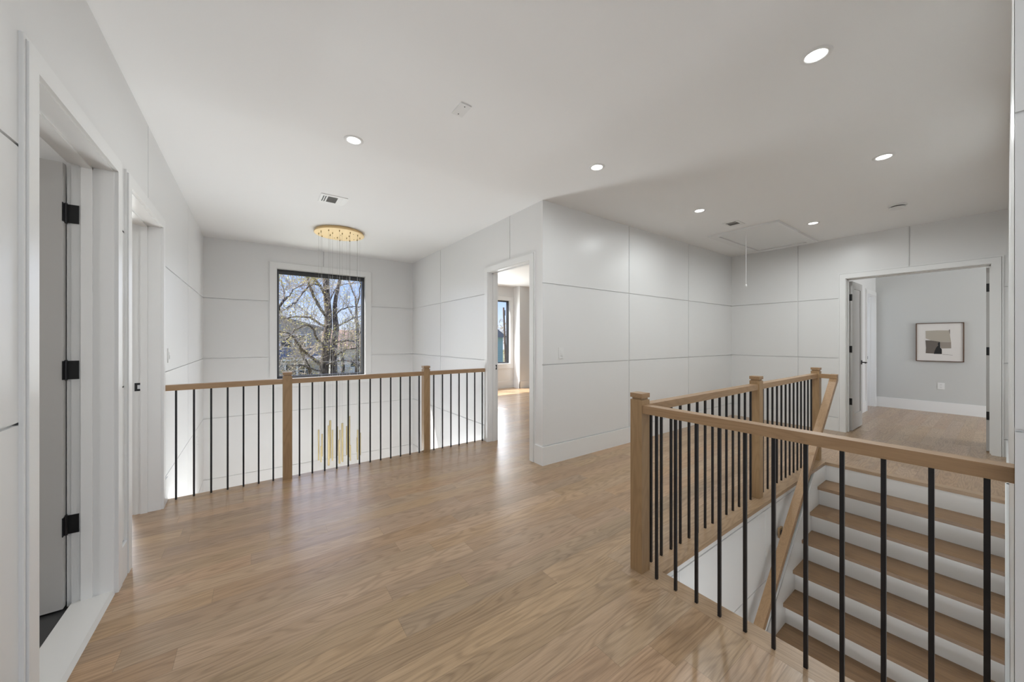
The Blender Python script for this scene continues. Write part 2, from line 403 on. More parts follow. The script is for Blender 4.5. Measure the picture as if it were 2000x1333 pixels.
# upper floor; the stair opening is framed by bands
FT = -.28
bm = B()
for a in ((XL, 1.72, -3.05, 3.885), (1.72, XR, 1.25, YC + .01), (1.72, XE, YC + .01, 3.885), (4.99, XR + .02, YN, 1.25), (XR + .02, 9.95, -3.0, 1.50), (9.0, 9.9, 1.50, 2.5),
          (XE + .05, 9.05, YC + .01, 8.0), (-5, XL - TL, 2.76, 7.35), (1.72, XR + .02, -3.05, YN - .12), (XL - TL, XL, DB[0] - .018, DB[1] + .018), (XL - TL, XL, DA[0] - .018, DA[1] + .018), (XE, XE + .05, DC[0] - .018, DC[1] + .018)):
    box(bm, *a, FT, 0)
struct('floor', bm, 'oakfloor')
bm = B(); box(bm, -3.5, XL - TL, .4, 2.72, FT, 0)
struct('floor_bathroom', bm, 'tile')
bm = B()
for k in range(6): box(bm, -3.5, XL - TL - .002, .52 + .305 * k + .265, .52 + .305 * k + .269, 0, .0008)
struct('trim_bath_grout', bm, 'grout')
bm = B(); box(bm, XL - TL, XR, -1.0, YB + .2, -3.2, -3.05); struct('floor_lower', bm, 'oakfloor')
# nosing bands
bm = B(); box(bm, 1.72, 1.84, YN, 1.25, FT + .25, .0005)
bevel(bm, .002, 1); struct('trim_1', bm, 'oakband')
bm = B(); box(bm, 1.84, 4.90, 1.12, 1.25, -.03, .0005); bevel(bm, .002, 1); struct('trim_2', bm, 'oakbandx')
bm = B(); box(bm, 4.90, 4.99, YN, 1.25, -.03, .0005); bevel(bm, .002, 1); struct('trim_3', bm, 'oakband')
bm = B(); box(bm, XL, XE, 3.885, 3.985, -.03, .0005); bevel(bm, .002, 1); struct('trim_4', bm, 'oakbandx')
# white fascias under the bands
bm = B(); box(bm, 1.73, 1.825, YN, 1.14, FT, -.031); box(bm, 1.73, 1.9, 1.14, 1.25, FT, -.031); struct('trim_5', bm, 'trim')
bm = B(); box(bm, XL, XE, 3.90, 3.97, FT, -.031); struct('trim_6', bm, 'trim')

# baseboards
baseboard('baseboard_left', 'X', XL, 1, [(-3, DA[0] - .085), (DA[1] + .085, DB[0] - .085), (DB[1] + .085, 3.97)])
baseboard('baseboard_atrium', 'X', XE, -1, [(YC, DC[0] - .085), (DC[1] + .085, 3.97)])
baseboard('baseboard_center', 'Y', YC, -1, [(XE - .013, XR)])
baseboard('baseboard_right', 'X', XR, -1, [(DD[1] + .085, YC)])
baseboard('baseboard_near', 'X', XN, -1, [(-3, YN)])
baseboard('baseboard_stair', 'Y', YN, 1, [(4.99, XR)])
baseboard('baseboard_bedroom', 'Y', 7.90, -1, [(XE, 5.75)])
bm = B(); box(bm, 5.737, 5.75, 7.607, 7.90, 0, .19); box(bm, 5.737, 9.0, 7.607, 7.62, 0, .19); bevel(bm, .003, 1); struct('baseboard_pier', bm, 'trim')
baseboard('baseboard_east', 'X', 9.9, -1, [(-3, 1.50)])
baseboard('baseboard_east_left', 'Y', 1.50, -1, [(XR + TL, 9.015)])
baseboard('baseboard_leftroom', 'Y', 7.3, -1, [(-5, XL - TL)])

# ================================================================== doors
def hinge(parent, x, y, z, nx, ny, px, py, w_=.042, h=.09):
    """two leaves: one spreads along +-x (nx) in the y plane, one along +-y (ny) in the x plane, knuckle at the corner"""
    bm = B()
    if nx: box(bm, x, x + nx * w_, y, y + py * .003, z - h / 2, z + h / 2)
    if ny: box(bm, x, x + px * .003, y, y + ny * w_ * .75, z - h / 2, z + h / 2)
    bevel(bm, .0012, 1)
    o = obj('hinge', bm, 'hinge', parent)
    bm = B(); tube(bm, [(x, y, z - h / 2 - .004), (x, y, z + h / 2 + .004)], .0062, 10); obj('hinge_pin', bm, 'hinge', o, loc=(0, 0, 0)).location = -Vector(parent.location) - Vector(o.location) + Vector((0, 0, 0)) if False else (0, 0, 0)
    return o

def leaf(parent, x0, x1, y0, y1, z0, z1, m='door', stile=.115, name='door_leaf'):
    """shaker leaf lying along x, thin in y"""
    bm = B(); s_ = stile
    box(bm, x0, x0 + s_, y0, y1, z0, z1); box(bm, x1 - s_, x1, y0, y1, z0, z1)
    box(bm, x0 + s_, x1 - s_, y0, y1, z0, z0 + .22); box(bm, x0 + s_, x1 - s_, y0, y1, z1 - s_, z1)
    box(bm, x0 + s_, x1 - s_, y0 + .010, y1 - .010, z0 + .22, z1 - s_)
    return obj(name, bm, m, parent)

d1 = doorway('door_1', 'open grey door in the nearest left doorway, white casing and stone threshold', 'X', XL, 1, *DA, t=TL)
lf = leaf(d1, -1.50, -.742, 2.625, 2.660, .012, 2.14)
for z in (1.905, 1.148, .40): hinge(d1, -.740, 2.6515, z, 1, -1, -1, 1)
bm = B(); box(bm, -.722, -.578, DA[0], DA[1], .0, .018)
for v in bm.verts:
    if v.co.x > -.6 and v.co.z > .01: v.co.x -= .012
bevel(bm, .003, 2); obj('threshold', bm, 'marble', d1)

d2 = doorway('door_2', 'second left doorway with white casing, beside the atrium railing', 'X', XL, 1, *DB, t=TL)
def strike(parent, x0, x1, y, sy, z0, z1):
    bm = B(); box(bm, x0, x1, y, y + sy * .003, z0, z1); bevel(bm, .001, 1)
    o = obj('strike_plate', bm, 'hinge', parent)
    bm = B(); xm = (x0 + x1) / 2; wz = (z1 - z0) * .24; zm = (z0 + z1) / 2
    box(bm, xm - abs(x1 - x0) * .2, xm + abs(x1 - x0) * .2, y + sy * .003, y + sy * .0045, zm - wz, zm + wz)
    s2 = obj('strike_slot', bm, 'steel', o); s2.location = (0, 0, 0)
strike(d2, -.722, -.672, DB[1] , -1, .915, .975)
d3 = doorway('door_3', 'white cased doorway to the sunlit bedroom, right of the atrium railing', 'X', XE, -1, *DC, t=.13)
strike(d3, 2.49, 2.532, DC[1], -1, .915, .975)
d4 = doorway('door_4', 'wide double doorway at far right, both grey leaves open inwards', 'X', XR, -1, *DD, t=TL)
l1 = leaf(d4, 6.868, 7.465, DD[1] - .035, DD[1], .012, 2.13, stile=.10)
l2 = leaf(d4, 6.868, 7.465, DD[0], DD[0] + .035, .012, 2.13, stile=.10)
for z in (1.9, 1.165, .42):
    for y, s_ in ((DD[1] + .0, -1), (DD[0] - .0, 1)):
        bm = B(); box(bm, XR + TL + .002, XR + TL + .0055, y - .001 * s_, y + s_ * .034, z - .047, z + .047)
        bevel(bm, .001, 1)
        bmq = obj('hinge', bm, 'hinge', d4)
# lever handle on left leaf
bm = B(); box(bm, 7.385, 7.43, DD[1] - .043, DD[1] - .035, .93, .99); bevel(bm, .002, 1); hp = obj('handle_plate', bm, 'hinge', l1); hp.location = (0, 0, 0)
bm = B(); tube(bm, [(7.408, DD[1] - .04, .96), (7.408, DD[1] - .095, .96)], .008, 10); tube(bm, [(7.412, DD[1] - .092, .96), (7.36, DD[1] - .098, .96), (7.29, DD[1] - .096, .957)], .0075, 10)
hl_ = obj('lever_handle', bm, 'hinge', l1, smooth=True); hl_.location = (0, 0, 0)
d5 = doorway('door_5', 'white cased doorway on the bright wall beyond the double doors', 'Y', 1.50, -1, 9.10, 9.80, t=.12)
bm = B(); box(bm, 9.797, 9.8, 1.56, 1.60, .92, .98); obj('strike_plate', bm, 'hinge', d5)

# ================================================================== windows
def window(name, label, axis, x0, x1, y, z0, z1, casing=.103, depth=.2, frame=.045, sill=.14, mull=None, cas=True, heavy=True):
    e_ = thing(name, label, None, ((x0 + x1) / 2, y, (z0 + z1) / 2), kind='structure')
    if cas:
        bm = B(); c = casing
        for p in ((x0 - c + .013, x0, z0 - sill + .013, z1 + c - .013), (x1, x1 + c - .013, z0 - sill + .013, z1 + c - .013), (x0, x1, z1, z1 + c - .013), (x0, x1, z0 - sill + .013, z0)):
            box(bm, p[0], p[1], y - .018, y, p[2], p[3])
        for p in ((x0 - c, x0 - c + .01, z0 - sill, z1 + c), (x1 + c - .01, x1 + c, z0 - sill, z1 + c), (x0 - c + .01, x1 + c - .01, z1 + c - .01, z1 + c), (x0 - c + .01, x1 + c - .01, z0 - sill, z0 - sill + .01)):
            box(bm, p[0], p[1], y - .010, y, p[2], p[3])
        obj('window_casing', bm, 'trim', e_)
    bm = B(); ya = y + .055                         # white reveal lining
    box(bm, x0, x0 + .006, y, ya, z0, z1); box(bm, x1 - .006, x1, y, ya, z0, z1)
    box(bm, x0, x1, y, ya, z1 - .006, z1); box(bm, x0, x1, y, ya, z0, z0 + .006)
    obj('window_reveal', bm, 'trim', e_)
    bm = B(); f = frame
    def ring(a, b_, c, d, w_, ya, yb):
        box(bm, a, a + w_, ya, yb, c, d); box(bm, b_ - w_, b_, ya, yb, c, d); box(bm, a + w_, b_ - w_, ya, yb, d - w_, d); box(bm, a + w_, b_ - w_, ya, yb, c, c + w_)
    ring(x0 + .004, x1 - .004, z0 + .004, z1 - .004, .02, ya, y + depth - .02)
    ring(x0 + .024, x1 - .024, z0 + .024, z1 - .024, .013, y + .10, y + depth - .03)
    if mull:
        for q in mull: box(bm, q - .03, q + .03, y + .07, y + depth - .03, z0, z1)
    obj('window_frame', bm, 'winframe', e_)
    bm = B(); ring(x0 + .024, x1 - .024, z0 + .024, z1 - .024, .008, y + .085, y + .10)
    obj('window_bead', bm, 'wingrey', e_)
    bm = B(); box(bm, x0 + .03, x1 - .03, y + .125, y + .131, z0 + .03, z1 - .03)
    obj('window_pane', bm, 'glass', e_)
    return e_
w1 = window('window_1', 'large square black-framed window looking onto bare trees', 'Y', WA, WB, YB, W0, W1)
bm = B(); box(bm, WA + .03, WB - .03, YB + .062, YB + .10, W1 - .075, W1 - .028); bevel(bm, .006, 2); obj('blind_cassette', bm, 'winframe', w1)
window('window_2', 'black-framed bedroom window seen through the doorway', 'Y', 3.2, 5.63, 7.90, .66, 2.37, .12, .16, mull=[4.4])
window('added_window_3', None, 'Y', .15, 1.65, YB, -2.95, -.95, .1, .2, mull=[.9])  # unseen lower window, added to let light into the atrium
window('window_4', None, 'Y', -3.5, -1.3, 7.3, .7, 2.3, .1, .16, mull=[-2.4])
for n_, (a, b_, y_, c, d) in (('added_window_5', (-.45, 1.5, -3.0, .55, 2.45)), ('window_6', (7.4, 9.2, -3.0, .7, 2.3))):  # the one behind the camera is unseen, added for soft light
    e_ = thing(n_, None, None, ((a + b_) / 2, y_, (c + d) / 2), kind='structure')
    bm = B()
    for p in ((a, a + .05, c, d), (b_ - .05, b_, c, d), (a, b_, c, c + .05), (a, b_, d - .05, d), ((a + b_) / 2 - .025, (a + b_) / 2 + .025, c, d)):
        box(bm, p[0], p[1], y_ - .10, y_ - .04, p[2], p[3])
    obj('window_frame', bm, 'winframe', e_)
    bm = B(); box(bm, a + .03, b_ - .03, y_ - .07, y_ - .066, c + .03, d - .03); obj('window_pane', bm, 'glass', e_)

# ================================================================== railings
def copy_tree(o, parent=None):
    c = o.copy(); COL.objects.link(c); c.parent = parent
    for ch in list(o.children): copy_tree(ch, c)
    return c
NW = .073
def newel(parent, x, y):
    """x, y = centre in world; mesh local to the parent's origin"""
    bm = B(); h_ = NW / 2; box(bm, -h_, h_, -h_, h_, 0, .960); bevel(bm, .0025, 2)
    box(bm, -h_ + .007, h_ - .007, -h_ + .007, h_ - .007, .958, .973)
    o = obj('newel_post', bm, 'oakz', parent, loc=Vector((x, y, 0)) - Vector(parent.location))
    bm = B(); box(bm, -h_ - .001, h_ + .001, -h_ - .001, h_ + .001, .972, .996); bevel(bm, .003, 2)
    obj('post_cap', bm, 'oakx', o, loc=(0, 0, 0))
    return o
def railbar(parent, axis, a, b_, c, label=None, z0=.888, z1=.932, w_=.058, name='handrail'):
    bm = B()
    if axis == 'X': box(bm, a, b_, c - w_ / 2, c + w_ / 2, z0, z1)
    else: box(bm, c - w_ / 2, c + w_ / 2, a, b_, z0, z1)
    bevel(bm, .006, 3)
    o = obj(name, bm, 'oakx' if axis == 'X' else 'oaky', parent)
    if label: o['label'] = label
    return o
_bal = None
def baluster(parent, x, y):
    global _bal
    if _bal is None:
        bm = B(); box(bm, -.0064, .0064, -.0064, .0064, .0006, .890); bevel(bm, .0016, 2)
        me = bpy.data.meshes.new('baluster'); bm.to_mesh(me); bm.free(); me.materials.append(M['black']); _bal = me
    o = bpy.data.objects.new('baluster', _bal); COL.objects.link(o); o.parent = parent
    o.location = Vector((x, y, 0)) - Vector(parent.location); return o

sr = thing('stair_railing', 'L-shaped oak railing with black balusters around the stair opening', 'railing', (1.764, 1.21, 0))
newel(sr, 1.764, 1.21); newel(sr, 3.36, 1.208); newel(sr, 4.94, 1.207)
railbar(sr, 'Y', YN, 1.174, 1.763, 'oak handrail of the near side')
railbar(sr, 'X', 1.80, 3.324, 1.209); railbar(sr, 'X', 3.396, 4.904, 1.209)
for i in range(11): baluster(sr, 1.762, 1.106 - .1073 * i)
for i in range(14): baluster(sr, 1.872 + .1065 * i, 1.211)
for i in range(13): baluster(sr, 3.396 + .1075 * (i + 1), 1.211)

ar = thing('landing_railing', 'straight oak railing with black balusters along the open atrium edge', 'railing', (.9, 3.93, 0))
newel(ar, .2455, 3.93); newel(ar, 1.604, 3.93)
railbar(ar, 'X', XL, .209, 3.93); railbar(ar, 'X', .282, 1.5675, 3.93); railbar(ar, 'X', 1.6405, XE - .016, 3.93)
for x in [-.519 + .1092 * i for i in range(7)]: baluster(ar, x, 3.938)
for i in range(12): baluster(ar, .344 + .1075 * i, 3.938)
for i in range(7): baluster(ar, 1.705 + .1105 * i, 3.938)

# descending handrail
hr = thing('stair_handrail', 'sloping oak handrail descending beside the staircase from the last newel post', 'handrail', (4.96, 1.06, .91))
m_ = .875
bm = B()
xa, za, xb = 4.965, .935, 1.9
prof = [(1.03, 0), (1.09, 0), (1.09, -.05), (1.03, -.05)]
def sec(x, zt): return [bm.verts.new((x, y, zt + dz * 1.28)) for y, dz in prof]
A_ = sec(xa, za); Z_ = sec(xb, za - m_ * (xa - xb))
for k in range(4): bm.faces.new((A_[k], A_[(k + 1) % 4], Z_[(k + 1) % 4], Z_[k]))
bm.faces.new(A_[::-1]); bm.faces.new(Z_)
bevel(bm, .006, 3); obj('sloping_rail', bm, 'oakx', hr)
bm = B(); box(bm, 4.905, 4.965, 1.031, 1.170, .888, .932); bevel(bm, .005, 2); obj('return_rail', bm, 'oaky', hr)
for xq in (3.63, 2.3):
    zq = za - m_ * (xa - xq)
    bm = B(); box(bm, xq - .035, xq + .035, 1.118, 1.133, zq - .15, zq - .07); bevel(bm, .004, 2); ro = obj('bracket_block', bm, 'oakz', hr)
    bm = B(); lathe(bm, [(0, 0), (.024, 0), (.024, .006), (0, .006)], 20)
    bmesh.ops.rotate(bm, verts=bm.verts, cent=(0, 0, 0), matrix=Matrix.Rotation(R(90), 3, 'X'))
    bmesh.ops.translate(bm, verts=bm.verts, vec=(xq, 1.118, zq - .11))
    tube(bm, [(xq, 1.115, zq - .11), (xq, 1.075, zq - .105), (xq, 1.06, zq - .06)], .007, 10)
    br = obj('bracket', bm, 'hinge', ro); br.location = (0, 0, 0)

# ================================================================== staircase
st = thing('staircase', 'straight staircase with oak treads and white risers going down', 'stairs', (4.92, .55, 0))
RI, GO, X1, OV = .193, .238, 4.92, .055
NS = 15
for k in range(1, NS + 1):
    xr = X1 - GO * (k - 1)
    bm = B(); box(bm, xr, xr + .018, 0, 1.119, -RI * k, -RI * (k - 1) - .03)
    obj('riser', bm, 'trim', st)
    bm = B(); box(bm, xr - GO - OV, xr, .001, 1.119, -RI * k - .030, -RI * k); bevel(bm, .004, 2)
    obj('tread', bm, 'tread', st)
def skirt(y0, y1, top, low, name):
    bm = B(); xa, xb = 5.0, X1 - GO * NS
    f = lambda x: -(X1 - x) / GO * RI
    pts = [(4.99, -.032), (4.99, f(4.99) - low), (xb, f(xb) - low), (xb, f(xb) + top), (X1 - (.032 + top) / RI * GO, -.032)] if y0 > .5 else \
          [(4.99, .17), (4.99, f(4.99) - low), (xb, f(xb) - low), (xb, f(xb) + top), (X1 + (.17 - top) / RI * GO, .17)]
    a = [bm.verts.new((x, y0, z)) for x, z in pts]; b_ = [bm.verts.new((x, y1, z)) for x, z in pts]
    n = len(pts)
    bm.faces.new(a); bm.faces.new(b_[::-1])
    for k in range(n): bm.faces.new((a[k], a[(k + 1) % n], b_[(k + 1) % n], b_[k]))
    # cap moulding
    x2 = pts[4][0]
    for (dz, yy) in ((.0, .006),):
        q = [(x2, pts[4][1]), (xb, f(xb) + top), (xb, f(xb) + top + .03), (x2 + .03, pts[4][1])]
        yo = y0 - yy if y0 > .5 else y0
        y1_ = y1 if y0 > .5 else y1 + yy
        a = [bm.verts.new((x, yo, z)) for x, z in q]; b_ = [bm.verts.new((x, y1_, z)) for x, z in q]
        bm.faces.new(a); bm.faces.new(b_[::-1])
        for k in range(4): bm.faces.new((a[k], a[(k + 1) % 4], b_[(k + 1) % 4], b_[k]))
    return obj(name, bm, 'trim', st)
skirt(1.119, 1.134, .30, .35, 'stringer')
skirt(YN + .001, -.001, .30, .35, 'stringer')

# ================================================================== chandelier
CX, CY = .917, 5.205
ch = thing('chandelier', 'round gold canopy with slim brass bars hanging on cables before the window', 'chandelier', (CX, CY, H))
bm = B(); lathe(bm, [(0, -.002), (.285, -.002), (.288, -.022), (.302, -.026), (.304, -.036), (.300, -.040), (0, -.040)], 64)
cp = obj('canopy', bm, 'brass2', ch, loc=(0, 0, 0))
bars = [(0.678, 5.281, 0.117, -0.288, 2), (0.689, 5.151, -0.07, -0.276, 2), (0.733, 5.394, 0.029, -0.275, 2), (0.762, 5.048, 0.206, -0.303, 3), (0.813, 5.271, 0.223, -0.281, 3), (0.823, 5.155, 0.118, -0.285, 2), (0.913, 5.348, 0.113, -0.289, 2), (0.877, 4.992, 0.02, -0.286, 3), (0.967, 5.475, 0.031, -0.315, 2), (0.932, 5.11, 0.2, -0.308, 3), (1.022, 5.301, 0.112, -0.286, 2), (1.031, 5.183, 0.222, -0.285, 3), (1.085, 5.423, 0.221, -0.185, 2), (1.009, 5.009, -0.078, -0.281, 2), (1.162, 5.321, -0.069, -0.276, 2), (1.116, 5.083, 0.093, -0.309, 2), (1.17, 5.199, 0.018, -0.29, 3)]
for x, y, t_, b_, s_ in bars:
    bm = B(); r_ = .0085 if s_ == 2 else .0125
    lathe(bm, [(0, b_ - H), (r_ * .9, b_ - H), (r_, b_ - H + .003), (r_, t_ - H - .003), (r_ * .9, t_ - H), (0, t_ - H)], 14)
    o = obj('light_bar', bm, 'brass', ch, smooth=False, loc=(x - CX, y - CY, 0))
    bm = B(); tube(bm, [(0, 0, t_ - H), (0, 0, -.04)], .0011, 6); obj('cable', bm, 'cable', ch, loc=(x - CX, y - CY, 0))
    bm = B(); lathe(bm, [(.006, -.0395), (.006, -.052), (.003, -.057), (0, -.057)], 12); g_ = obj('cable_grip', bm, 'brass', cp, loc=(x - CX, y - CY, 0))
for x, y in ((.70, 5.23), (.885, 5.40), (1.06, 5.07), (1.12, 5.33), (.93, 5.2)):
    bm = B(); lathe(bm, [(.005, -.0395), (.005, -.043), (0, -.043)], 10); obj('canopy_screw', bm, 'slot', cp, loc=(x - CX, y - CY, 0))

# ================================================================== ceiling fittings
def downlight(x, y, label, watt=7.6):
    t_ = thing('recessed_light', label, 'light', (x, y, H), 'recessed ceiling lights')
    bm = B(); lathe(bm, [(.044, 0), (.044, -.0035), (.050, -.006), (.064, -.003), (.066, 0)], 40); obj('trim_ring', bm, 'white', t_, smooth=True, loc=(0, 0, 0))
    bm = B(); lathe(bm, [(.0445, -.003), (0, -.003)], 32); obj('lens', bm, 'lens', t_, loc=(0, 0, 0))
    area('lamp', (0, 0, -.008), (.085, .085), (0, 0, -1), watt, (.93, .985, 1), 'DISK', t_, 172)
    return t_
downlight(.579, 2.759, 'recessed light nearest the atrium window, left of the others')
downlight(2.317, 2.0, 'recessed light in front of the projecting white wall corner', 4.6)
downlight(2.308, .564, 'nearest and largest-looking recessed light, at the upper right', 5.8)
downlight(4.02, .564, 'recessed light above the middle of the staircase', 12)
downlight(4.02, 2.0, 'recessed light left of the small vent by the attic hatch', 7.5)
downlight(5.588, 1.394, 'recessed light right of the attic hatch', 13)
downlight(.58, .55, 'recessed light above and behind the camera')

def vent(x0, x1, y0, y1, label, along='X'):
    t_ = thing('ceiling_vent', label, 'vent', ((x0 + x1) / 2, (y0 + y1) / 2, H))
    cx_, cy_ = (x0 + x1) / 2, (y0 + y1) / 2; w_, d_ = x1 - x0, y1 - y0
    bm = B(); box(bm, -w_ / 2, w_ / 2, -d_ / 2, d_ / 2, -.006, 0); bevel(bm, .003, 1); obj('vent_plate', bm, 'white', t_, loc=(0, 0, 0))
    bm = B(); box(bm, -w_ * .22, w_ * .14, -d_ * .33, d_ * .33, -.0068, -.006); obj('vent_grille', bm, 'ventgrey', t_, loc=(0, 0, 0))
    bm = B()
    for k in range(14): box(bm, -w_ * .22, w_ * .14, -d_ * .33 + d_ * .66 * k / 14, -d_ * .33 + d_ * .66 * (k + .35) / 14, -.010, -.0066)
    obj('louver', bm, 'white' if False else 'ventgrey', t_, loc=(0, 0, 0))
    for sx in (-.30, -.38, .24, .32):
        bm = B(); box(bm, w_ * sx - w_ * .018, w_ * sx + w_ * .018, -d_ * .33, d_ * .33, -.0075, -.006); obj('vent_slot', bm, 'slot' if sx < 0 else 'white', t_, loc=(0, 0, 0))
    return t_
vent(.528, .772, 3.93, 4.17, 'white square ceiling vent between the chandelier and nearest light')
vent(4.70, 4.925, 1.89, 2.06, 'small ceiling vent beside the attic hatch')

t_ = thing('cover_plate', 'blank white cover plate on the ceiling', 'plate', (1.05, 1.997, H))
bm = B(); box(bm, -.037, .037, -.063, .063, -.006, 0); bevel(bm, .002, 1); obj('plate', bm, 'white', t_, loc=(0, 0, 0))
for dy in (-.042, .042):
    bm = B(); lathe(bm, [(.004, -.006), (.0035, -.0075), (0, -.0075)], 12); obj('screw', bm, 'slot', t_, loc=(0, dy, 0))

t_ = thing('smoke_detector', 'round white smoke detector on the ceiling at right', 'smoke detector', (5.58, .68, H))
bm = B(); lathe(bm, [(.072, 0), (.072, -.010), (.066, -.014), (0, -.014)], 40); obj('base_plate', bm, 'white', t_, smooth=False, loc=(0, 0, 0))
bm = B(); lathe(bm, [(.050, -.014), (.050, -.026), (0, -.026)], 32); obj('sensor_slot', bm, 'slot', t_, loc=(0, 0, 0))
bm = B(); lathe(bm, [(.060, -.024), (.058, -.036), (.045, -.042), (0, -.043)], 40); obj('cover', bm, 'white', t_, loc=(0, 0, 0))

hx = thing('attic_hatch', 'white framed attic hatch in the ceiling with a pull cord', 'hatch', (5.86, 2.0, H))
bm = B(); a, b_, c, d = 5.09, 6.62, 1.60, 2.415; f_ = .095
for p in ((a, b_, c, c + f_), (a, b_, d - f_, d), (a, a + f_, c + f_, d - f_), (b_ - f_, b_, c + f_, d - f_)): box(bm, *p, H - .026, H)
obj('hatch_frame', bm, 'trim', hx)
bm = B(); box(bm, a + f_ + .008, b_ - f_ - .008, c + f_ + .008, d - f_ - .008, H - .012, H - .001); hp_ = obj('hatch_panel', bm, 'trim', hx)
bm = B(); tube(bm, [(5.261, 2.01, H - .012), (5.261, 2.01, 2.03)], .003, 6); pc = obj('pull_cord', bm, 'white', hx)
bm = B(); lathe(bm, [(.003, .02), (.009, .012), (.012, -.008), (.007, -.02), (0, -.02)], 14, (5.261, 2.01, 2.015)); pk = obj('cord_knob', bm, 'white', pc, smooth=True); pk.location = (0, 0, 0)

# ================================================================== switches and outlets
def plate(kind, label, cat, axis, plane, sgn, u, z, w_=.075, h_=.118):
    t_ = thing(kind, label, cat, (plane, u, z) if axis == 'X' else (u, plane, z))
    def put(bm, a, b_, c, d, p0, p1):
        if axis == 'X': box(bm, sgn * p0, sgn * p1, a, b_, c, d)
        else: box(bm, a, b_, sgn * p0, sgn * p1, c, d)
    bm = B(); put(bm, -w_ / 2, w_ / 2, -h_ / 2, h_ / 2, 0, .006); bevel(bm, .002, 1); obj('cover_plate', bm, 'white', t_, loc=(0, 0, 0))
    if kind == 'light_switch':
        bm = B(); put(bm, -.017, .017, -.034, .034, .006, .0075); obj('switch_frame', bm, 'trim', t_, loc=(0, 0, 0))
        bm = B(); put(bm, -.013, .013, -.028, .0, .0075, .0125); put(bm, -.013, .013, .0, .028, .0075, .009); obj('rocker', bm, 'white', t_, loc=(0, 0, 0))
    else:
        for dz in (-.02, .02):
            bm = B(); put(bm, -.015, .015, dz - .013, dz + .013, .006, .0085); o = obj('socket', bm, 'white', t_, loc=(0, 0, 0))
            bm = B(); put(bm, -.008, -.005, dz - .005, dz + .006, .0085, .0088); put(bm, .005, .008, dz - .005, dz + .006, .0085, .0088); obj('socket_slot', bm, 'slot', o, loc=(0, 0, 0))
    return t_
plate('light_switch', 'white light switch on the projecting center wall', 'switch', 'Y', YC, -1, 2.664, 1.155)
plate('light_switch', 'white light switch on the left wall above the railing end', 'switch', 'X', XL, 1, 4.06, 1.165)
plate('power_outlet', 'white outlet below the framed picture', 'outlet', 'X', 9.9, -1, .677, .477, .083, .115)
plate('power_outlet', 'white wall plate low on the left atrium wall behind the balusters', 'outlet', 'X', XL, 1, 5.86, .02, .075, .16)

# ================================================================== picture
pt = thing('framed_picture', 'walnut framed abstract collage on the grey wall beyond the double doors', 'picture', (9.9, .695, 1.255))
Y0, Y1_, ZA, ZB = .42, .972, .912, 1.602
bm = B(); f_ = .012
for p in ((Y0, Y0 + f_, ZA, ZB), (Y1_ - f_, Y1_, ZA, ZB), (Y0 + f_, Y1_ - f_, ZA, ZA + f_), (Y0 + f_, Y1_ - f_, ZB - f_, ZB)): box(bm, 9.86, 9.9, *p)
obj('picture_frame', bm, 'walnut', pt)
bx('mat_board', 'paper', pt, (9.872, 9.9, Y0 + f_, Y1_ - f_, ZA + f_, ZB - f_))
def pm(x, y):  # crop pixel -> wall
    return (Y1_ - (x - 287) / 713 * (Y1_ - Y0), ZB - (y - 238) / 560 * (ZB - ZA))
def poly(name, pts, m, dx):
    bm = B(); q = [pm(*p) for p in pts]
    a = [bm.verts.new((9.872 - dx, y, z)) for y, z in q]; b_ = [bm.verts.new((9.872, y, z)) for y, z in q]
    bm.faces.new(a); n = len(q)
    for k in range(n): bm.faces.new((a[k], a[(k + 1) % n], b_[(k + 1) % n], b_[k]))
    return obj(name, bm, m, pt)
poly('collage_sheet', [(437, 352), (620, 346), (795, 350), (800, 420), (815, 512), (640, 512), (520, 490), (440, 462)], 'beige', .0012)
poly('collage_sheet', [(435, 490), (520, 492), (650, 512), (652, 600), (640, 685), (440, 680), (446, 600)], 'brown', .0018)
poly('collage_sheet', [(655, 514), (815, 514), (818, 604), (668, 608)], 'taupe', .0018)
poly('collage_sheet', [(640, 516), (654, 516), (660, 598), (682, 620), (682, 688), (562, 688), (578, 640), (600, 595), (632, 560), (620, 545)], 'ink', .0026)
poly('pencil_line', [(690, 692), (838, 700), (838, 703), (690, 696)], 'brown', .001)
poly('pencil_line', [(786, 338), (800, 338), (800, 395), (794, 395)], 'brown', .003)

# ================================================================== outdoors
def at(px, py, d):
    r_ = (px - 1000) / F_PX * d; c_, s_ = math.cos(YAW), math.sin(YAW)
    return Vector((c_ * r_ + s_ * d, -s_ * r_ + c_ * d, EYE + (HZ - py) / F_PX * d))
GZ = -3.7
bm = B(); box(bm, -80, 120, 8.3, 160, GZ - .5, GZ); o = struct('ground', bm, 'grass')

def grow_twigs(bm, p, d, ln, r_, depth, rng, buds, spread=.75, bud_p=.5):
    pts = [p.copy()]; rr = [r_]; dd = d.normalized(); seg = 3; kids = []
    for i in range(seg):
        dd = (dd + Vector((rng.uniform(-1, 1), rng.uniform(-1, 1), rng.uniform(-.6, .9))) * .28).normalized()
        p = p + dd * ln / seg; pts.append(p.copy()); rr.append(r_ * (1 - .28 * (i + 1)))
        kids.append((p.copy(), dd.copy()))
    tube(bm, pts, rr, 3 if r_ < .02 else 5, cap=False)
    if depth > 0:
        for q, dk in kids:
            for _ in range(rng.choice((1, 1, 2))):
                dn = (dk + Vector((rng.uniform(-1, 1), rng.uniform(-1, 1), rng.uniform(-.8, 1))) * spread).normalized()
                grow_twigs(bm, q, dn, ln * rng.uniform(.5, .75), r_ * .55, depth - 1, rng, buds, spread, bud_p)
    else:
        for q in pts[1:]:
            if rng.random() < bud_p: buds.append(q + Vector((rng.uniform(-.06, .06), rng.uniform(-.06, .06), rng.uniform(-.06, .06))))
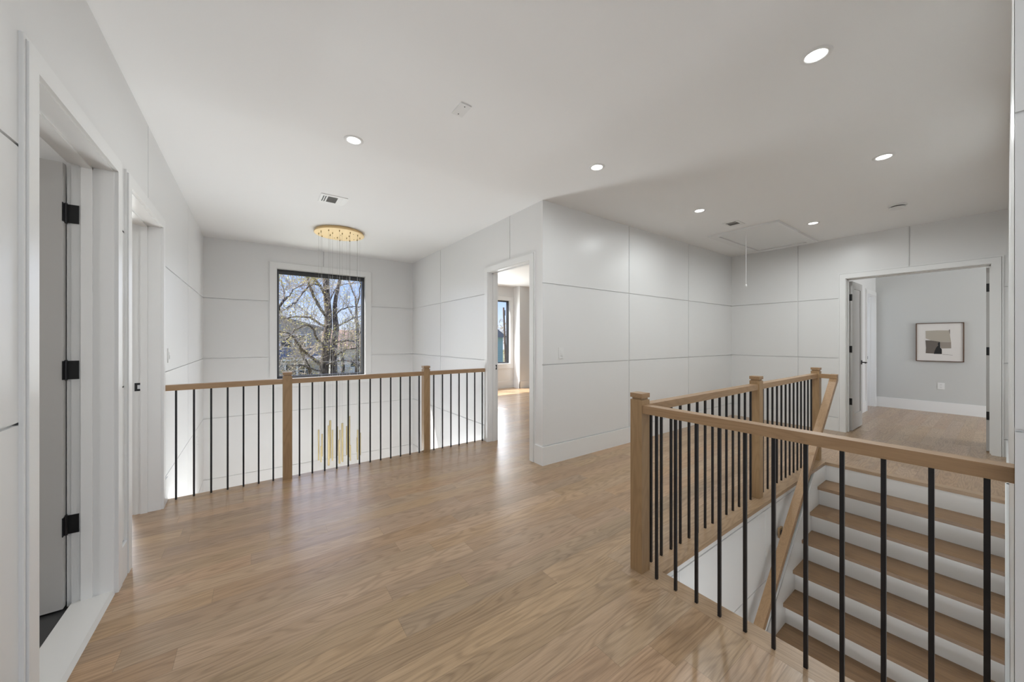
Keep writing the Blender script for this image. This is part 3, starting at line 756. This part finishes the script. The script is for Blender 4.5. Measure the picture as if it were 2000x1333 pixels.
def bud_mesh(buds, size, rng):
    bm = B()
    for q in buds:
        a = Vector((rng.uniform(-1, 1), rng.uniform(-1, 1), rng.uniform(-1, 1))).normalized(); b_ = a.orthogonal().normalized(); s_ = size * rng.uniform(.6, 1.3)
        v = [bm.verts.new(q + a * s_), bm.verts.new(q + b_ * s_ * .5), bm.verts.new(q - a * s_), bm.verts.new(q - b_ * s_ * .5)]
        bm.faces.new(v)
    return bm

def smooth_path(pts, rad, n=4):
    P, Q = [], []
    for i in range(len(pts) - 1):
        p0 = pts[max(i - 1, 0)]; p1 = pts[i]; p2 = pts[i + 1]; p3 = pts[min(i + 2, len(pts) - 1)]
        for k in range(n):
            t = k / n; t2, t3 = t * t, t * t * t
            P.append(.5 * ((2 * p1) + (p2 - p0) * t + (2 * p0 - 5 * p1 + 4 * p2 - p3) * t2 + (3 * p1 - p0 - 3 * p2 + p3) * t3))
            Q.append(rad[i] * (1 - t) + rad[i + 1] * t)
    P.append(pts[-1]); Q.append(rad[-1]); return P, Q

def limb_tree(name, label, trunks, limbs, d0, seed, group=None, bud_p=.2, twig_n=1.0):
    rng = random.Random(seed)
    base = at(trunks[0][0][0][0], trunks[0][0][0][1], d0)
    root = thing(name, label, 'tree', (base.x, base.y, GZ), group)
    bt = B()
    def path(pl, dz):
        pts = [at(x, y, d0 + dz * i / max(len(pl) - 1, 1)) for i, (x, y, r_) in enumerate(pl)]
        rad = [r_ / F_PX * d0 for x, y, r_ in pl]
        return smooth_path(pts, rad)
    for pl, dz in trunks:
        P, Q = path(pl, dz)
        low = P[0].copy(); low.z = GZ; P.insert(0, low); Q.insert(0, Q[0] * 1.35)
        tube(bt, P, Q, 12)
    obj('trunk', bt, 'bark', root, smooth=True)
    bl = B(); tw = B(); buds = []
    allp = []
    for pl, dz in limbs:
        P, Q = path(pl, dz)
        for i in range(1, len(P)): P[i] = P[i] + Vector((rng.uniform(-1, 1), rng.uniform(-1, 1), rng.uniform(-1, 1))) * .03
        tube(bl, P, Q, 7, cap=False); allp.append((P, Q))
    obj('limbs', bl, 'bark', root, smooth=True)
    for P, Q in allp:
        for i in range(1, len(P)):
            dd = (P[i] - P[i - 1]).normalized()
            for _ in range(1):
                dn = (dd * .5 + Vector((rng.uniform(-1, 1), rng.uniform(-1, 1), rng.uniform(-.5, 1)))).normalized()
                grow_twigs(tw, P[i], dn, rng.uniform(.7, 1.5), .018, rng.choice((1, 2)) if i % 4 else 3, rng, buds, bud_p=bud_p)
    obj('twigs', tw, 'twig', root)
    obj('leaf_buds', bud_mesh(buds, .042, rng), 'bud', root)
    return root

limb_tree('bare_tree', 'big bare tree with thick dark trunks just outside the large window',
  [([(631, 746, 9), (634, 715, 8.2), (636, 690, 8), (638, 662, 7.4), (641, 637, 7), (641, 609, 6.6), (638, 578, 6.2), (637, 550, 6), (637, 525, 5.6), (636, 480, 4.6)], 1.0),
   ([(653, 746, 6.6), (652, 710, 6.2), (653, 675, 6), (656, 640, 5.6), (654, 612, 4.6), (656, 582, 3.8), (663, 550, 3.2), (669, 520, 2.8), (676, 490, 2.2)], 1.5)],
  [([(637, 580, 3), (626, 560, 2.4), (612, 541, 2), (600, 524, 1.6)], -1.5),
   ([(640, 622, 3), (628, 606, 2.6), (614, 582, 2.4), (606, 560, 2.0), (598, 536, 1.7), (590, 515, 1.3)], -2),
   ([(637, 576, 2), (623, 558, 1.6), (608, 557, 1.5), (596, 566, 1.3), (584, 584, 1.1), (573, 594, 1), (558, 602, .7)], -3),
   ([(633, 676, 2.6), (617, 660, 2.1), (612, 643, 1.8), (598, 636, 1.6), (578, 644, 1.4), (567, 655, 1.2), (552, 671, .9)], -3),
   ([(636, 639, 2.4), (616, 627, 2), (604, 621, 1.7), (578, 619, 1.3), (546, 623, .9)], -2),
   ([(625, 712, 3.2), (606, 697, 2.8), (594, 687, 2.4), (582, 672, 2.0), (567, 654, 1.5), (545, 648, 1)], -3),
   ([(611, 746, 3.6), (601, 716, 3.2), (592, 695, 2.6), (586, 680, 1.8)], -1),
   ([(640, 686, 2), (649, 673, 1.7), (664, 668, 1.5), (686, 666, 1.2), (700, 676, .9)], -2),
   ([(655, 695, 2), (672, 685, 1.6), (692, 681, 1.2), (708, 680, .8)], -1),
   ([(637, 714, 1.6), (656, 707, 1.3), (676, 705, 1), (700, 712, .7)], -2),
   ([(655, 615, 1.6), (668, 605, 1.3), (684, 600, 1), (704, 600, .7)], 1),
   ([(641, 600, 1.5), (650, 575, 1.2), (660, 562, 1), (672, 556, .8), (700, 552, .6)], 2),
   ([(630, 728, 2), (612, 722, 1.5), (590, 715, 1.1), (560, 712, .7)], -3),
   ([(606, 560, 1.4), (618, 545, 1.1), (628, 530, .8)], 1),
   ([(655, 640, 1.5), (672, 632, 1.2), (690, 622, 1), (708, 618, .7)], 1.5)], 20, 11, twig_n=1.0)
limb_tree('bare_tree', 'slim bare tree at the left edge of the large window',
  [([(537, 640, 3), (545, 603, 2.3), (553, 590, 2)], 0)],
  [([(553, 590, 1.6), (565, 578, 1.2), (575, 564, 1), (590, 556, .6)], 1), ([(553, 590, 1.5), (556, 574, 1.2), (552, 556, 1), (543, 545, .6)], 1), ([(545, 603, 1.3), (541, 590, .9), (535, 582, .6)], 0)], 17, 5, bud_p=.5, twig_n=.6)
limb_tree('bare_tree', 'upright bare tree at the right edge of the large window',
  [([(697, 712, 3.6), (698, 660, 3), (697, 630, 2.7), (696, 597, 2.2)], 0)],
  [([(696, 597, 1.8), (691, 574, 1.4), (682, 551, 1.1), (674, 530, .8)], 1), ([(696, 597, 1.6), (702, 575, 1.2), (704, 545, .9)], -1), ([(697, 630, 1.4), (685, 610, 1), (672, 590, .7)], 1), ([(698, 660, 1.2), (710, 640, .9)], 0)], 25, 8, bud_p=.4, twig_n=.8)

# background bare trees (one kind, copied)
rng = random.Random(77)
def far_tree(label):
    root = thing('background_tree', label, 'tree', (0, 0, GZ), 'bare trees beyond the houses')
    bt = B(); P = [Vector((0, 0, 0)), Vector((.1, 0, 2)), Vector((0, .2, 4)), Vector((.2, 0, 7))]; tube(bt, P, [.28, .22, .17, .08], 8)
    tw = B(); buds = []
    for k in range(13):
        z = 1.2 + 6.2 * k / 13; a = rng.uniform(0, 6.28)
        d_ = Vector((math.cos(a), math.sin(a), .75))
        grow_twigs(tw, Vector((.08, .08, z)), d_, rng.uniform(2.4, 3.6) * (1 - .35 * k / 13), .045, 3, rng, buds, .9, .6)
    obj('trunk', bt, 'bark', root, loc=(0, 0, 0)); obj('branches', tw, 'twig', root, loc=(0, 0, 0)); obj('leaf_buds', bud_mesh(buds, .10, rng), 'bud2', root, loc=(0, 0, 0))
    return root
f0 = far_tree('bare bushy background tree seen past the far houses')
spots = [(532, 44), (556, 52), (580, 47), (604, 55), (628, 50), (655, 54), (678, 62), (700, 56), (722, 66), (570, 66), (640, 68), (690, 70), (966, 42), (541, 25), (668, 30), (708, 36)]
NEAR = {12: 'bare tree top in the sky beyond the teal house', 13: 'small twiggy tree in front of the left end of the grey house',
        14: 'small twiggy tree right of the big trunks, before the brown roof', 15: 'small twiggy tree before the white house at the right window edge'}
for i, (px, d_) in enumerate(spots):
    o = f0 if i == 0 else copy_tree(f0)
    if i in NEAR: del o['group']
    if i in NEAR: o['label'] = NEAR[i]
    p = at(px, 665, d_); o.location = (p.x, p.y, GZ); s_ = rng.uniform(.62, .82); o.scale = (s_, s_, s_ * .95); o.rotation_euler.z = rng.uniform(0, 6.28)

# grey house
gh = thing('grey_house', 'grey clapboard house with white window trim behind the big tree', 'house', (1.0, 39, GZ))
bm = B(); box(bm, -7, 5.2, 39, 47, GZ, 2.4)
a = [bm.verts.new(p) for p in ((-7, 39, 2.4), (5.2, 39, 2.4), (-.9, 39, 4.1))]; bm.faces.new(a); obj('house_wall', bm, 'sidegrey', gh)
bm = B()
for s_ in (-1, 1):
    x_e = -.9 + s_ * 6.6; q = [(x_e, 38.6, 2.25), (-.9, 38.6, 4.15), (-.9, 47.4, 4.15), (x_e, 47.4, 2.25)]
    lo = [bm.verts.new(p) for p in q]; hi = [bm.verts.new((p[0], p[1], p[2] + .18)) for p in q]
    bm.faces.new(lo); bm.faces.new(hi[::-1])
    for k in range(4): bm.faces.new((lo[k], lo[(k + 1) % 4], hi[(k + 1) % 4], hi[k]))
obj('roof', bm, 'roofgrey', gh)
bx('porch_wall', 'sidegrey', gh, (-6, 5.0, 37, 39, GZ, -.35))
bm = B(); q = [(-6.3, 36.6, -.45), (5.3, 36.6, -.45), (5.3, 39, .45), (-6.3, 39, .45)]
lo = [bm.verts.new(p) for p in q]; hi = [bm.verts.new((p[0], p[1], p[2] + .15)) for p in q]
bm.faces.new(lo); bm.faces.new(hi[::-1])
for k in range(4): bm.faces.new((lo[k], lo[(k + 1) % 4], hi[(k + 1) % 4], hi[k]))
obj('porch_roof', bm, 'roofgrey', gh)
bx('gutter', 'trim', gh, (-6.3, 5.3, 36.5, 36.6, -.5, -.36))
def hwin(parent, x0, x1, y, z0, z1, nx=2):
    bm = B(); f_ = .1
    box(bm, x0 - f_, x1 + f_, y - .06, y, z1, z1 + f_); box(bm, x0 - f_, x1 + f_, y - .06, y, z0 - f_, z0)
    box(bm, x0 - f_, x0, y - .06, y, z0, z1); box(bm, x1, x1 + f_, y - .06, y, z0, z1)
    for k in range(1, nx): xm = x0 + (x1 - x0) * k / nx; box(bm, xm - .07, xm + .07, y - .06, y, z0, z1)
    box(bm, x0, x1, y - .05, y, (z0 + z1) / 2 - .03, (z0 + z1) / 2 + .03)
    o = obj('window_trim', bm, 'trim', parent)
    bm = B(); box(bm, x0, x1, y - .03, y, z0, z1); p = obj('window_glass', bm, 'pane', o); p.location = (0, 0, 0)
hwin(gh, 2.2, 3.9, 37, -1.9, -.85); hwin(gh, 1.9, 3.9, 39, .65, 1.75); hwin(gh, -1.2, .6, 39, .65, 1.75)

bh = thing('white_house', 'white house with brown shingle roof right of the big tree', 'house', (9.8, 46, GZ))
bx('house_wall', 'sidewhite', bh, (7.2, 14, 46, 52, GZ, .3))
bm = B(); q = [(6.8, 45.5, .2), (14.4, 45.5, .2), (14.4, 49, 2.6), (6.8, 49, 2.6), (14.4, 52.5, .2), (6.8, 52.5, .2)]
v = [bm.verts.new(p) for p in q]; bm.faces.new((v[0], v[1], v[2], v[3])); bm.faces.new((v[3], v[2], v[4], v[5])); bm.faces.new((v[0], v[3], v[5])); bm.faces.new((v[1], v[4], v[2])); bm.faces.new((v[0], v[5], v[4], v[1]))
obj('roof', bm, 'roofbrown', bh)
hwin(bh, 9.3, 10.4, 46, -1.9, -.9)

p = at(979, 690, 27)
th_ = thing('teal_house', 'teal clapboard house seen through the bedroom window', 'house', (p.x, p.y, GZ))
bx('house_wall', 'sideteal', th_, (p.x - 5, p.x + .15, p.y, p.y + 6, GZ, 1.6))
bm = B(); q = [(p.x - 5.3, p.y - .3, 1.5), (p.x + .4, p.y - .3, 1.5), (p.x + .4, p.y + 6.3, 1.5), (p.x - 5.3, p.y + 6.3, 1.5), (p.x - 2.4, p.y - .3, 3.4), (p.x - 2.4, p.y + 6.3, 3.4)]
v = [bm.verts.new(k) for k in q]
for f_ in ((0, 4, 5, 3), (1, 2, 5, 4), (0, 1, 4), (2, 3, 5), (0, 3, 2, 1)): bm.faces.new([v[k] for k in f_])
obj('roof', bm, 'roofgrey', th_)
bx('trim_band', 'trim', th_, (p.x - 5, p.x + .2, p.y - .05, p.y, -.85, -.6))
p = at(984, 690, 20)
up = thing('utility_pole', 'brown wooden utility pole seen through the bedroom window', 'pole', (p.x, p.y, GZ))
a_, b_ = at(983.5, 601, 20), at(988, 712, 20); dz_ = (b_ - a_) / (b_.z - a_.z)
bm = B(); tube(bm, [b_ + dz_ * (GZ - b_.z), a_], [.085, .05], 10); obj('pole_shaft', bm, 'pole', up)
bm = B(); tube(bm, [(a_.x + .07, a_.y, a_.z - .45), (a_.x + .07, a_.y, a_.z - .15)], .05, 8); obj('insulator', bm, 'ventgrey', up)
